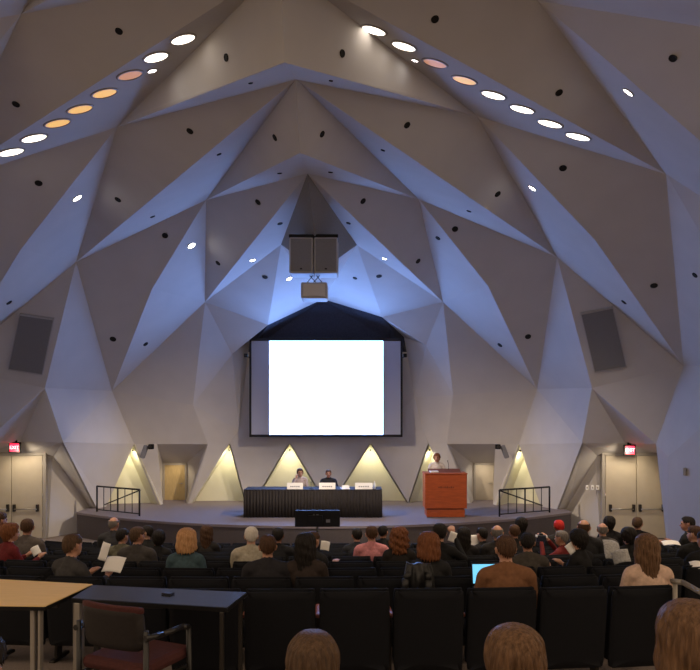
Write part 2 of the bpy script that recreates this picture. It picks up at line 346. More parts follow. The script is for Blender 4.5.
# wall-mounted cameras beside the stage
for u, v, s, lab in ((146,450,1,'small dark speaker and camera pair mounted on the wall left of the stage'), (503,450,-1,'small dark speaker and camera pair mounted on the wall right of the stage')):
    y = 21.0; e = empty('wall_camera', P(u, v, y)); tag(e, lab, 'camera', 'wall devices')
    rot = Matrix.Rotation(s*.35, 3, 'Y')
    MB().box((s*.06*0-.05*s,0,-.05),(.13,.16,.40),.02, rot).build('speaker_body', SPKG, e)
    MB().box((s*.16,-.02,.10),(.14,.18,.15),.02).build('camera_body', BLACK, e)
    MB().cyl((s*.16,-.10,.10),(s*.16,-.15,.10),.045,n=12).build('lens', DARKST, e)
    MB().cyl((0,.05,.05),(0,.33,.05),.02).build('bracket', DARKST, e)
for i, u in enumerate((587,592.5,597.5)):
    s_ = empty('wall_switch', P(u, 487.5, 19.58)); tag(s_, ['wall switch nearest the stage leg, beside the right door','middle of three wall switches beside the right door','wall switch nearest the right door frame'][i], 'switch', 'wall switches')
    MB().box((0,.0,0),(.08,.02,.13),.006).build('plate', WHITEP, s_); MB().box((0,-.014,0),(.03,.015,.05),.004).build('rocker', FRAMEM, s_)
er = plane_node(668, 457, (N['NR7'], N['BR3'], N['NR8']))
th = empty('thermostat', P(685, 471.5, plane_node(685, 471.5, (N['NR8'], er, gnd(668, er[2])))[2]-.05), .9); tag(th, 'small grey wall box right of the right double door', 'wall box')
MB().box((0,0,0),(.13,.06,.18),.012).build('casing', FRAMEM, th); MB().box((0,-.033,.03),(.08,.01,.05),.003).build('window', SPKG, th)
# ------------------------------------------------------------------ projection screen
sy = 21.45
sc = empty('projection_screen', P(326, 387, sy)); tag(sc, 'large glowing white projection screen in a thin black frame above the stage', 'screen')
k = sy/F
def rect(u0, v0, u1, v1): return ((u0+u1)/2-326)*k, (387-(v0+v1)/2)*k, (u1-u0)*k, (v1-v0)*k
def slab(name, r, yy, th_, m, par):
    return MB().box((r[0], yy, r[1]), (r[2], th_, r[3])).build(name, m, par)
bd = slab('backing', rect(250,338.5,402,436), .04, .05, SCRB, sc)
slab('screen_margin', rect(251.5,341,269.5,434.5), .0, .03, SCRM, sc); slab('screen_margin', rect(383,341,400.5,434.5), .0, .03, SCRM, sc)
slab('picture', rect(269.5,341,383,434.5), .0, .03, SCRW, sc)
fm = MB()
for r in (rect(249.5,338,402.5,340.7), rect(249.5,434.7,402.5,437), rect(249.5,338,251.3,437), rect(400.7,338,402.5,437)): fm.box((r[0],0,r[1]),(r[2],.08,r[3]),.008)
fm.build('frame', SCRB, sc)
for u in (262,390): MB().cyl(((u-326)*k,.03,2*k*24),((u-326)*k,.03,(387-318)*k),.012,n=6).build('hanger', BLACK, sc)
# ------------------------------------------------------------------ fixtures on the shell
def hit(u, v):
    for uv, w in facets:
        (ax, ay), (bx, by), (cx, cy) = uv
        d = (bx-ax)*(cy-ay)-(cx-ax)*(by-ay)
        if abs(d) < 1e-6: continue
        s = ((u-ax)*(cy-ay)-(cx-ax)*(v-ay))/d; t = ((bx-ax)*(v-ay)-(u-ax)*(by-ay))/d
        if s >= -1e-6 and t >= -1e-6 and s+t <= 1+1e-6:
            n = (w[1]-w[0]).cross(w[2]-w[0]).normalized(); dr = Vector(((u-350)/F, 1, (HOR-v)/F)); o = Vector((0,0,CZ))
            p = o+dr*((w[0]-o).dot(n)/dr.dot(n))
            if n.dot(p-o) > 0: n = -n
            return p, n
    raise ValueError((u, v))
def can(name, u, v, r, lens, lab, cat, group, bright=None):
    p, n = hit(u, v); e = empty(name, p+n*.002); e.rotation_euler = n.to_track_quat('Z', 'Y').to_euler(); tag(e, lab, cat, group)
    MB().lathe([(r*1.16,-.03),(r*1.18,.0),(r*1.14,.012),(r*1.0,.014),(r*.98,.002),(r*.98,-.03)], n=24).build('trim_ring', TRIM if lens is not CANB else CANB, e)
    MB().lathe([(.0001,.006),(r*.6,.006),(r*1.0,.004)], n=24).build('lens' if lens is not CANB else 'baffle', lens, e)
    return e, p, n
ordw = ['first','second','third','fourth','fifth','sixth','seventh','eighth','ninth','tenth','eleventh','twelfth','thirteenth','fourteenth','fifteenth','sixteenth','seventeenth','eighteenth','nineteenth','twentieth','twenty-first','twenty-second','twenty-third','twenty-fourth','twenty-fifth','twenty-sixth','twenty-seventh']
for side, lst in (('left', [(183,39,'w'),(156,57,'w'),(130,75,'d'),(104.5,93,'o'),(80,109,'o'),(57.5,123,'o'),(34,138,'w'),(11,152,'w')]),
                  ('right', [(374,30,'w'),(404,46,'w'),(435,63,'d'),(464.5,80,'o'),(493.5,95,'w'),(522,109,'w'),(550,123.5,'w'),(578,136.5,'w')])):
    for i, (u, v, c) in enumerate(lst):
        st_ = {'w':'bright white','o':'dim amber','d':'unlit brownish'}[c]
        y = hit(u, v)[0].y
        can('ceiling_lamp', u, v, 12*y/F, {'w':LAMPW,'o':LAMPO,'d':LAMPD}[c], '%s round lamp, %s from the top in the %s lamp row'%(st_, ordw[i], side), 'lamp', 'round lamps in the %s row'%side)
SP = [(152,70.5,4.4,'small bright spotlight below the left lamp row'),(415,60,3.3,'small bright spotlight below the right lamp row'),(628.5,92,5.6,'bright round spotlight in the pale strip at upper right'),
      (77,198,4.6,'lit spotlight in the pale strip at far left'),(532.5,188,4,'lit spotlight in the long pale strip right of centre'),(191.5,245.5,3.8,'lit spotlight in the pale facet left of the hanging speakers'),
      (252.5,260,2.8,'small lit spotlight in the thin blue strip left of the hanging speakers'),(384.5,258.5,2.4,'small lit spotlight in the thin blue strip right of the hanging speakers'),(289,278.5,2.6,'small spotlight in the bright blue facet beside the projector box')]
LAMPS = mat('lit spotlight lens', (.9,.9,.9), .4, emit=(1,.93,.85), estr=22)
for u, v, r, lab in SP:
    e, p, n = can('spotlight', u, v, r*hit(u, v)[0].y/F, LAMPS, lab, 'spotlight', 'lit spotlights in the shell')
DK = [(119,31,3.6,'left of the left lamp row near the top'),(16,104,3.6,'at the far left above the lamp row end'),(226.5,57.6,3.5,'above the big arch, left of centre'),(342,53.5,3.6,'above the big arch, right of centre'),
 (250.5,82.7,2.2,'in the left half of the big pale arch band'),(331,80.3,2,'in the right half of the big pale arch band'),(190,131,3.4,'in the beige facet below the left arch band'),(275,137.5,3.2,'left of the axis inside the middle diamond'),
 (322,134,3.2,'right of the axis inside the middle diamond'),(219,154,2.4,'in the long pale strip left of the diamond'),(435,19,3.8,'above the right lamp row'),(407,125,3.3,'in the beige facet below the right arch band'),
 (383,150,2.2,'in the long pale strip right of the diamond'),(673,58,4,'in the beige facet at top right'),(559,92.5,3.6,'between the right lamp row and the bright spotlight'),(563,168,3.6,'right of the lit spotlight in the right strip'),
 (38.6,183,3.5,'in the beige facet at the far left'),(118,199.5,3.2,'in the beige facet right of the far left spotlight'),(152.5,216.5,2.5,'in the lower end of the left long pale strip'),(165,235.5,2.9,'below the left long pale strip'),
 (9,302.5,3,'in the pale strip at the left edge'),(279.6,173,2.3,'in the left half of the small arch band'),(330.5,172,2.3,'in the right half of the small arch band'),(258,202,3,'in the facet left of the dark hood'),
 (280,223.5,2.6,'in the blue strip against the hood, left side'),(348.5,223,2.3,'in the blue strip against the hood, right side'),(218,263,2.7,'in the facet right of the lit left spotlight'),(265,277,2.6,'in the grey facet left of the projector box'),
 (363,201,3,'in the facet right of the dark hood'),(469,211,2.4,'in the right long pale strip near its end'),(497.6,194,3.2,'above the end of the right long pale strip'),(455,229,3,'below the right long pale strip'),
 (438,238,2.6,'in the pale facet below the right strip node'),(418,261,2.7,'in the facet left of the pale facet, right half'),(379,276,2.8,'in the grey facet right of the projector box'),(355,278,2.2,'in the bright blue facet right of the projector box'),
 (654,285.5,3.4,'in the large beige facet at far right'),(624,302,2.9,'in the lower end of the far right pale strip'),(695,275,3,'in the pale strip at the right edge'),(113,339,3,'in the grey facet above the left pale pillar'),
 (145.6,344,2.5,'in the pale facet left of the screen'),(500,345,2.6,'in the pale facet right of the screen'),(528,336.5,2.9,'in the grey facet beside the right pale pillar')]
for u, v, r, lab in DK:
    can('recessed_downlight', u, v, r*hit(u, v)[0].y/F*.9, CANB, 'small dark recessed downlight '+lab, 'downlight', 'unlit downlights in the shell')
for u, lab in ((246,'small black box fixed beside the upper left corner of the screen'),(405,'small black box fixed beside the upper right corner of the screen')):
    e = empty('screen_sensor', P(u, 355.5, 20.9)); tag(e, lab, 'sensor'); MB().box((0,0,0),(.11,.14,.11),.015).build('body', BLACK, e); MB().cyl((0,.06,0),(0,.8,0),.02).build('stem', BLACK, e)
# stage and door lighting from the shell
for u, v, aim, pw, c in ((77,198,(3.0,19.4,STAGE),2400,(1,.80,.60)),(532.5,188,(-4.6,19.4,STAGE),2400,(1,.80,.60)),(628.5,92,(6.0,20.5,.6),700,(1,.80,.62)),(77,198,(-7.2,20.5,.6),380,(1,.80,.62)),(77,198,(4.2,21.2,2.0),1250,(1,.78,.57)),(532.5,188,(-5.8,21.2,2.0),1250,(1,.78,.57))):
    p, n = hit(u, v); d = Vector(aim)-p
    lamp('spot_beam', 'SPOT', p+n*.06+d.normalized()*.05, aim, pw, c, .1, 30 if pw == 1250 else 40, 1.0)
for u, v in ((183,39),(156,57),(34,138),(11,152),(404,46),(493.5,95),(522,109),(550,123.5),(578,136.5)):
    p, n = hit(u, v)
    lamp('house_light', 'SPOT', p+n*.05+Vector((0,0,-.08)), p+Vector((0,.6,-5)), 330, (1,.78,.55), .18, 52 if v < 60 and 150 < u < 410 else 80, .8)
p, n = hit(628.5,92); lamp('table_beam', 'SPOT', p+n*.05+Vector((0,0,-.08)), (-.6,18.9,STAGE+.7), 2200, (1,.84,.68), .08, 24, .7)
for x, lab in ((P(632,450,18.9).x,'r'),(P(14,450,18.9).x,'l')):
    lamp('door_downlight', 'SPOT', (x, 18.75, CZ-.95), (x*.96, 19.7, 1.0), 55, (1,.82,.58), .12, 150, .8)
lamp('alcove_light', 'SPOT', P(175,462,22.2), P(178,500,22.7), 10, (1,.80,.5), .08, 140, .8)
lamp('alcove_light', 'SPOT', P(484,462,22.2), P(482,500,22.7), 12, (1,.86,.66), .08, 140, .8)
# ---- side wall speakers, flush on the beige facets
for pts, tri, lab in (([(580.4,313.5),(613,307),(627,367.5),(594.6,373)], ('NR2','NR6','NR7'), 'grey rectangular loudspeaker panel set on the right beige facet'),
                      ([(19.3,314),(54,319),(42.4,375.5),(7.7,370)], ('NL2','NL6','NL7'), 'grey rectangular loudspeaker panel set on the left beige facet')):
    w = [P(*N[q]) for q in tri]; n = (w[1]-w[0]).cross(w[2]-w[0]).normalized(); o0 = Vector((0,0,CZ))
    if n.dot(w[0]-o0) > 0: n = -n
    q = []
    for u, v in pts:
        dr = Vector(((u-350)/F, 1, (HOR-v)/F)); q.append(o0+dr*((w[0]+n*.10-o0).dot(n)/dr.dot(n)))
    c = sum(q, Vector())/4; e = empty('wall_speaker', c); tag(e, lab, 'loudspeaker', 'loudspeakers on the shell')
    q = [x-c for x in q]
    MB().hexa([x-n*.12 for x in q]+[x for x in q]).build('cabinet', SPKF, e)
    MB().hexa([x*.95+n*.001 for x in q]+[x*.95+n*.015 for x in q]).build('grille', SPKG, e)
# ---- hanging speaker cluster and projector box
y = 15.2; k2 = y/F
e = empty('speaker_cluster', P(313.5, 254, y)); tag(e, 'pair of grey loudspeakers hung side by side under the dark hood', 'loudspeaker')
for s in (-1, 1):
    cb = MB().box((s*12.4*k2,.3,-1*k2),(24.0*k2,.6,36*k2),.03).build('cabinet', SPKF, e)
    MB().box((s*12.4*k2,-.008,-1*k2),(20.5*k2,.03,32.5*k2),.01).build('grille', SPKG, cb)
    MB().box((s*12.4*k2,-.02,-15*k2),(.05,.02,.03),.004).build('badge', BLACK, cb)
MB().box((0,.25,18.4*k2),(49.5*k2,.5,3*k2),.01).build('rigging_bar', BLACK, e)
for xx in (-7,-5.5,5.5,7): MB().cyl((xx*k2,.25,19*k2),(xx*.9*k2,.4,34*k2),.012,n=6).build('cable', BLACK, e)
e = empty('projector_box', P(314, 290, y)); tag(e, 'small pale grey box hung on crossed chains below the loudspeaker pair', 'box')
MB().box((0,.28,0),(26.5*k2,.55,16*k2),.03).build('cabinet', SPKF, e); MB().box((0,-.002,0),(22*k2,.02,12*k2),.008).build('grille', mat('projector face', (.55,.53,.50), .7), e)
for a, b in ((-9,-2),(-3,5),(3,-5),(9,2)): MB().cyl((a*k2,.28,8*k2),(b*k2,.28,17*k2),.01,n=6).build('chain', BLACK, e)
# ------------------------------------------------------------------ stage furniture
ty = 18.7; x0, x1 = P(243.5,0,ty).x, P(382,0,ty).x; w = x1-x0; cx = (x0+x1)/2
t = empty('panel_table', (cx, ty+.38, STAGE)); tag(t, 'long table with a pleated black skirt across the stage', 'table')
MB().box((0,0,.745),(w,.76,.03),.008).build('table_top', SKIRT, t)
def pleats(pts, n, amp, h0, h1):
    v = []; f = []; acc = [0]
    for a, b in zip(pts, pts[1:]): acc.append(acc[-1]+(Vector(b)-Vector(a)).length)
    for i in range(n+1):
        s = acc[-1]*i/n; j = max(q for q in range(len(acc)-1) if acc[q] <= s+1e-9); a, b = Vector(pts[j]), Vector(pts[j+1])
        p = a+(b-a)*((s-acc[j])/(acc[j+1]-acc[j])); nn = Vector(((b-a).y, -(b-a).x)).normalized()
        o = amp*(math.sin(s*2*PI/.085)+.4*math.sin(s*2*PI/.19+1))
        v += [(p.x+nn.x*o*.5, p.y+nn.y*o*.5, h1), (p.x+nn.x*o, p.y+nn.y*o, h0)]
    for i in range(n): f.append((2*i, 2*i+1, 2*i+3, 2*i+2))
    return v, f
v, f = pleats([(-w/2,.38),(-w/2,-.38),(w/2,-.38),(w/2,.38)], 640, .014, .012, .745)
o = mk('skirt', v, f, SKIRT, t, True); m_ = o.modifiers.new('thickness', 'SOLIDIFY'); m_.thickness = .006
for sx in (-1,1):
    for sy_ in (-1,1): MB().cyl((sx*(w/2-.15),sy_*.28,0),(sx*(w/2-.15),sy_*.28,.73),.018).build('leg', STEEL, t)
TT = STAGE+.76
for u0, u1, lab in ((287,303,'white name card in front of the seated person on the left of the skirted table'),(319,335.5,'white name card in front of the seated person in a dark suit'),(355,372.5,'white name card before the empty place at the right of the skirted table')):
    c = empty('name_card', (P((u0+u1)/2,0,ty+.12).x, ty+.12, TT)); tag(c, lab, 'name card', 'name cards'); hw = (u1-u0)/2*ty/F
    h = .17
    MB().add([(-hw,-.05,0),(hw,-.05,0),(hw,0,h),(-hw,0,h),(hw,.05,0),(-hw,.05,0),(-hw,-.047,0),(hw,-.047,0),(hw,0,h-.006),(-hw,0,h-.006),(hw,.047,0),(-hw,.047,0)],
             [(0,1,2,3),(3,2,4,5),(9,8,7,6),(11,10,8,9),(0,6,7,1),(4,10,11,5)]).build('folded_card', WHITEP, c)
    tx = MB()
    for j in range(5): tx.box((-hw*.5+j*hw*.25,-.033,.07),(hw*.16,.003,.03))
    tx.build('printed_name', mat('card ink', (.25,.25,.27), .8), c)
pp = empty('paper_stack', (P(345,0,ty+.15).x, ty+.18, TT)); tag(pp, 'loose white papers between two name cards on the skirted table', 'papers')
MB().box((0,0,.012),(.22,.28,.02),0,Matrix.Rotation(.2,3,'Z')).build('sheets', WHITEP, pp); MB().box((.02,.0,.05),(.20,.02,.09),0,Matrix.Rotation(-.4,3,'X')).build('raised_sheet', WHITEP, pp)
bt = empty('water_bottle', (P(374.5,0,ty+.2).x, ty+.2, TT)); tag(bt, 'small clear water bottle at the right end of the skirted table', 'bottle')
BOT = mat('bottle plastic', (.75,.78,.82), .15); MB().lathe([(.0,0),(.03,0),(.032,.02),(.032,.13),(.012,.17),(.012,.185),(0,.185)], n=12).build('body', BOT, bt); MB().cyl((0,0,.185),(0,0,.205),.015).build('cap', WHITEP, bt)
mt = empty('table_microphone', (P(311,0,ty+.2).x, ty+.2, TT)); tag(mt, 'small black microphone on the skirted table between the two speakers', 'microphone')
MB().cyl((0,0,0),(0,0,.02),.05,n=14).build('base', BLACK, mt); MB().tube([(0,0,.02),(0,.02,.10),(0,.08,.16)], .006).build('gooseneck', BLACK, mt); MB().ell((0,.09,.17),(.015,.02,.015)).build('head', BLACK, mt)
# podium
py = 18.75; kp = py/F
p_ = empty('podium', (P(446,0,py).x, py+.3, STAGE)); tag(p_, 'orange-red wooden podium with a recessed base on the stage', 'podium')
hw = 21*kp; H = (517-473.5)*kp
MB().box((0,0,.24+(H-.24)/2),(2*hw,.62,H-.24),.015).build('body', ORANGE, p_)
MB().box((0,.01,.115),(2*hw-.10,.56,.21),.01).build('base', ORANGE, p_)
MB().box((0,.01,.23),(2*hw-.14,.54,.03)).build('groove', ORANGED, p_)
MB().box((0,0,H+.012),(2*hw+.03,.66,.03),.01).build('top_ledge', ORANGE, p_)
MB().box((0,.05,H+.06),(2*hw-.25,.40,.02),.004,Matrix.Rotation(.2,3,'X')).build('reading_desk', ORANGED, p_)
em = MB()
for j, q in enumerate((.03,.05,.02,.04,.05,.03,.045,.03)): em.box((-.19+j*.055,-.312,H*.70),(.035,.006,q))
em.build('emblem', ORANGED, p_)
MB().tube([(.12,.1,H+.05),(.12,.05,H+.22),(.10,.08,H+.32)], .006).ell((.10,.09,H+.33),(.014,.02,.014)).build('microphone', BLACK, p_)
MB().box((-.30,-.10,H+.055),(.22,.16,.04),.005,Matrix.Rotation(.15,3,'Z')).build('papers', WHITEP, p_)
# confidence monitor on a pole in front of the stage
my = 15.8; km = my/F
m_ = empty('monitor_stand', (P(317.5,0,my).x, my, floor_z(my))); tag(m_, 'black flat monitor on a pole in front of the stage, seen from behind', 'monitor')
zc = CZ-(518.5-HOR)*km-floor_z(my)
MB().box((0,0,zc),(45*km,.07,16.5*km),.015).build('monitor_body', BLACK, m_)
MB().box((-.05,-.05,zc-.02),(.34,.05,.20),.012).build('rear_housing', BLACK, m_)
MB().box((-.08,-.038,zc+.09),(.03,.004,.025)).box((.0,-.038,zc+.09),(.05,.004,.018)).box((.24,-.038,zc-.05),(.09,.004,.07)).build('rear_stickers', mat('sticker grey', (.16,.16,.17), .5), m_)
MB().cyl((0,0,.03),(0,0,zc-.1),.025).build('pole', DARKST, m_)
MB().box((0,0,.02),(.6,.45,.03),.01).build('foot_plate', BLACK, m_)
# railings at the stage ends
RAIL = mat('black railing', (.012,.012,.013), .45, .3)
for pts, posts, s, lab in (([(97,19.95),(139.5,19.05)], (104,111,118,126,133), 1, 'black metal railing at the left end of the stage'), ([(549.5,19.75),(499.5,18.95)], (541,532,523.5,515,507), -1, 'black metal railing at the right end of the stage')):
    a = P(pts[0][0],0,pts[0][1]); b = P(pts[1][0],0,pts[1][1]); a.z = b.z = STAGE; e = empty('stage_railing', a); tag(e, lab, 'railing', 'stage railings')
    d = b-a; d.z = 0; H = .72; L_ = d.copy()
    def at(t, z): return Vector((d.x*t, d.y*t, z))
    MB().tube([at(0,H), at(1,H)], .024).build('top_rail', RAIL, e)
    MB().tube([at(0,.06), at(1,.06)], .016).build('bottom_rail', RAIL, e)
    for t_ in (0,1): MB().tube([at(t_,0), at(t_,H)], .026).build('post', RAIL, e)
    for i in range(1,6): MB().tube([at(i/6,.06), at(i/6,H)], .012 if i != 3 else .024).build('baluster', RAIL, e)
    off = Vector((0,.35,0))
    MB().tube([at(1,H-.02)+off*.2, at(.08,.16)+off], .018).build('stair_handrail', RAIL, e)
# ------------------------------------------------------------------ auditorium seats
RC = Vector((-.8, 27.0))
def row_point(k, x):
    R = 27.0-(5.05+.95*k); dx = x-RC.x
    return RC.y-math.sqrt(R*R-dx*dx), -math.asin(dx/R)*-1
def seat_y(k, x):
    return row_point(k, x)[0]
seat0 = empty('auditorium_seat')
bm = bmesh.new(); bmesh.ops.create_grid(bm, x_segments=10, y_segments=8, size=.5)
def pad(wd, z0, z1, th_, y0, bow, name, m, par, tilt=.12, r=.025):
    nx, nz = 12, 10; v = []; f = []
    for sgn in (0, 1):
        for j in range(nz+1):
            for i in range(nx+1):
                a = i/nx*2-1; c = j/nz*2-1
                ex = wd/2; ez = (z1-z0)/2
                x = a*ex; z = c*ez
                # rounded corners
                cx_, cz_ = max(0, abs(x)-(ex-r)), max(0, abs(z)-(ez-r)); q = math.hypot(cx_, cz_)
                if q > r: 
                    g = r/q; x = math.copysign((ex-r)+cx_*g, x); z = math.copysign((ez-r)+cz_*g, z)
                edge = max(abs(a), abs(c)); puff = th_*(1-.55*max(0,(edge-.75)/.25)**2)
                yy = y0-bow*(a*a)*-1 + (puff/2 if sgn else -puff/2) - tilt*(z+ez)
                v.append((x, yy, z0+ez+z))
    n = (nx+1)*(nz+1)
    for j in range(nz):
        for i in range(nx):
            q = j*(nx+1)+i; f.append((q, q+1, q+nx+2, q+nx+1)); f.append((n+q, n+q+nx+1, n+q+nx+2, n+q+1))
    rim = [i for i in range(nx+1)]+[j*(nx+1)+nx for j in range(1,nz+1)]+[nz*(nx+1)+i for i in range(nx-1,-1,-1)]+[j*(nx+1) for j in range(nz-1,0,-1)]
    for a, b in zip(rim, rim[1:]+rim[:1]): f.append((a, n+a, n+b, b))
    return mk(name, v, f, m, par, True)
bm.free()
pad(.512, .24, .81, .06, -.155, .02, 'backrest', SEATF, seat0)
pad(.508, .20, .80, .03, -.205, .02, 'back_panel', SEATB, seat0)
MB().box((0,.05,.41),(.46,.44,.09),.03).build('seat_cushion', SEATF, seat0)
MB().box((-.265,.02,.585),(.045,.30,.03),.012).build('armrest', ARMW, seat0)
MB().box((-.265,.0,.30),(.03,.10,.55),.008).box((-.265,.02,.02),(.05,.30,.03),.008).build('pedestal', DARKST, seat0)
rown = ['back row of seats','second row from the back','third row from the back','fourth row from the back','fifth row from the back','sixth row from the back','seventh row from the back','eighth row from the back','ninth row from the back']
first = True
PITCH = .535
for k in range(9):
    if k == 0: xr, n = 2.165, 7
    else:
        hw = min(4.5+.5*k, 6.7); n = int(2*hw/PITCH); xr = -.8+n*PITCH/2-PITCH/2
        if k == 1: xr, n = 2.45, 12
    for i in range(n):
        x = xr-i*PITCH; y, a = row_point(k, x); y += .235
        o = seat0 if first else copy_tree(seat0); first = False
        o.location = (x, y, floor_z(y)); o.rotation_euler = (0,0,a)
        tag(o, 'dark fabric auditorium seat, %s from the right end in the %s'%(ordw[i], rown[k]), 'auditorium seat', 'auditorium seats')
rl = empty('aisle_handrail', (2.5,5.25,floor_z(5.25))); tag(rl, 'dull metal handrail sloping down at the right end of the back row', 'handrail')
def loc(p): return p-rl.location
MB().tube([loc(P(672,581,5.25)), loc(P(683,582.5,5.1)), loc(P(725,606,4.6))], .02).build('rail', GREYL, rl)
MB().tube([loc(P(725,606,4.6)), Vector((P(725,606,4.6).x-2.5, 4.6-5.25, floor_z(4.6)-floor_z(5.25)))], .018).build('post', GREYL, rl)
MB().tube([loc(P(675,582,5.22)), Vector((P(675,582,5.22).x-2.5, -.03, 0))], .018).build('post', GREYL, rl)
# ------------------------------------------------------------------ tables and armchair at the back left
def table(corners, m, name, lab, th_=.028):
    q = [P(*c) for c in corners]; c = sum(q, Vector())/4; zt = sum(x.z for x in q)/4; e = empty(name, (c.x, c.y, floor_z(4.4))); tag(e, lab, 'table')
    q = [Vector((x.x-c.x, x.y-c.y, 0)) for x in q]; h = zt-floor_z(4.4)
    MB().hexa([x+Vector((0,0,h-th_)) for x in q]+[x+Vector((0,0,h)) for x in q]).build('table_top', m, e)
    MB().hexa([x*1.004+Vector((0,0,h-th_-.002)) for x in q]+[x*1.004+Vector((0,0,h-.006)) for x in q]).build('edge_band', BLACK, e)
    return e, q, h
def tc(u, v): return (u, v, 1.2*F/(v-HOR))
e, q, h = table([(-120,604,1.2*F/(604-HOR)), tc(45,606), tc(92.5,584), (-50,576.5,1.2*F/(576.5-HOR))], BEIGET, 'beige_table', 'tan laminate table at the left edge of the picture')
for c in ((1,.86,.06),(2,.86,0),(0,.86,0),(3,.86,0)):
    p = q[c[0]]*c[1]; MB().box((p.x-.022,p.y,(h-.03)/2),(.028,.05,h-.03),.006).box((p.x+.022,p.y,(h-.03)/2),(.016,.05,h-.03),.004).build('leg', GREYL, e)
MB().box(((q[0]+q[2])*.5*.5+Vector((0,0,h-.07))),(.9,.03,.06),.005).build('apron', DARKST, e)
e2, q2, h2 = table([tc(71.5,598), tc(227,607.5), tc(246.5,592.3), tc(93,585)], NAVYT, 'black_table', 'narrow dark laminate table behind the armchair')
for i in range(4):
    p = q2[i]*.93; MB().box((p.x,p.y,(h2-.03)/2),(.04 if i in (0,3) else .025,.04,h2-.03),.006).build('leg', GREYL if i == 0 else DARKST, e2)
    MB().cyl((p.x,p.y,0),(p.x,p.y,.03),.025).build('foot', BLACK, e2)
MB().box((0,0,h2-.06),(.9,.02,.05),.004).build('apron', DARKST, e2)
ph = empty('phone', P(168,599,4.68)); ph.location.z = e2.location.z+h2; tag(ph, 'small dark phone lying on the narrow dark table', 'phone')
MB().box((0,0,.006),(.075,.05,.011),.004,Matrix.Rotation(-.4,3,'Z')).build('body', BLACK, ph); MB().box((0,0,.012),(.062,.04,.001),0,Matrix.Rotation(-.4,3,'Z')).build('glass', mat('phone glass', (.01,.012,.02), .1), ph)
ac = empty('armchair', (P(131,0,4.15).x, 4.22, floor_z(4.1)), -.42); ac.scale = (.96,.96,.98); tag(ac, 'dark red upholstered armchair with black arms at the narrow dark table', 'armchair')
CHB = mat('chair black plastic', (.012,.011,.011), .35)
pad(.46, .665, .915, .05, -.20, .035, 'backrest', mat('chair back brown', (.012,.008,.007), .8, noise=.2, nscale=50), ac, .12, .05)
pad(.465, .885, .93, .04, -.225, .035, 'backrest_trim', REDUP, ac, .1, .02)
MB().box((0,.03,.55),(.50,.46,.08),.035).build('seat', REDUP, ac)
for s in (-1,1):
    MB().tube([(s*.27,-.22,.76),(s*.285,-.08,.75),(s*.285,.10,.745),(s*.27,.19,.72)], .018).build('armrest', CHB, ac)
    MB().tube([(s*.26,-.20,.80),(s*.26,-.20,.0)], .017).build('leg', CHB, ac); MB().tube([(s*.27,.19,.72),(s*.27,.21,.0)], .017).build('leg', CHB, ac)
    MB().tube([(s*.26,-.2,.48),(s*.26,.2,.48)], .014).build('side_rail', CHB, ac)
MB().tube([(-.26,-.21,.48),(.26,-.21,.48)], .014).build('rear_rail', CHB, ac)
# ------------------------------------------------------------------ people
exec_people = True
def sdf_cap(p, a, b, r0, r1):
    a = np.array(a); b = np.array(b); d = b-a; t = np.clip(((p-a)@d)/max(d@d,1e-9), 0, 1)
    return np.linalg.norm(p-(a+t[:,None]*d), axis=1)-(r0+(r1-r0)*t)
def sdf_ell(p, c, r):
    q = (p-np.array(c))/np.array(r); l = np.linalg.norm(q, axis=1); return (l-1)*min(r)
def hand(pr, w, d, side, curl=.5):
    w = Vector(w); d = Vector(d).normalized(); up = Vector((0,0,1)); x = d.cross(up).normalized()*side; nrm = x.cross(d)*side
    dn = -abs(nrm.z) and (nrm if nrm.z < 0 else -nrm)
    pr.append(('c', w, w+d*.03, .028, .032, 0))
    for j, (o_, ln) in enumerate(((-.030,.062),(-.010,.072),(.010,.068),(.029,.052))):
        a = w+d*.055+x*o_; m1 = a+d*ln*.55*(1-.3*curl)+dn*ln*.35*curl; m2 = m1+d*ln*.45*(1-curl)+dn*ln*.5*curl
        pr.append(('c', w+d*.015+x*o_*.7, a, .016, .012, 0)); pr.append(('c', a, m1, .0105, .0095, 0)); pr.append(('c', m1, m2, .0095, .008, 0))
    tb = w+d*.015-x*.03; pr.append(('c', tb, tb-x*.022+d*.028, .014, .011, 0)); pr.append(('c', tb-x*.022+d*.028, tb-x*.02+d*.06+dn*.01, .011, .009, 0))
TPL = {}
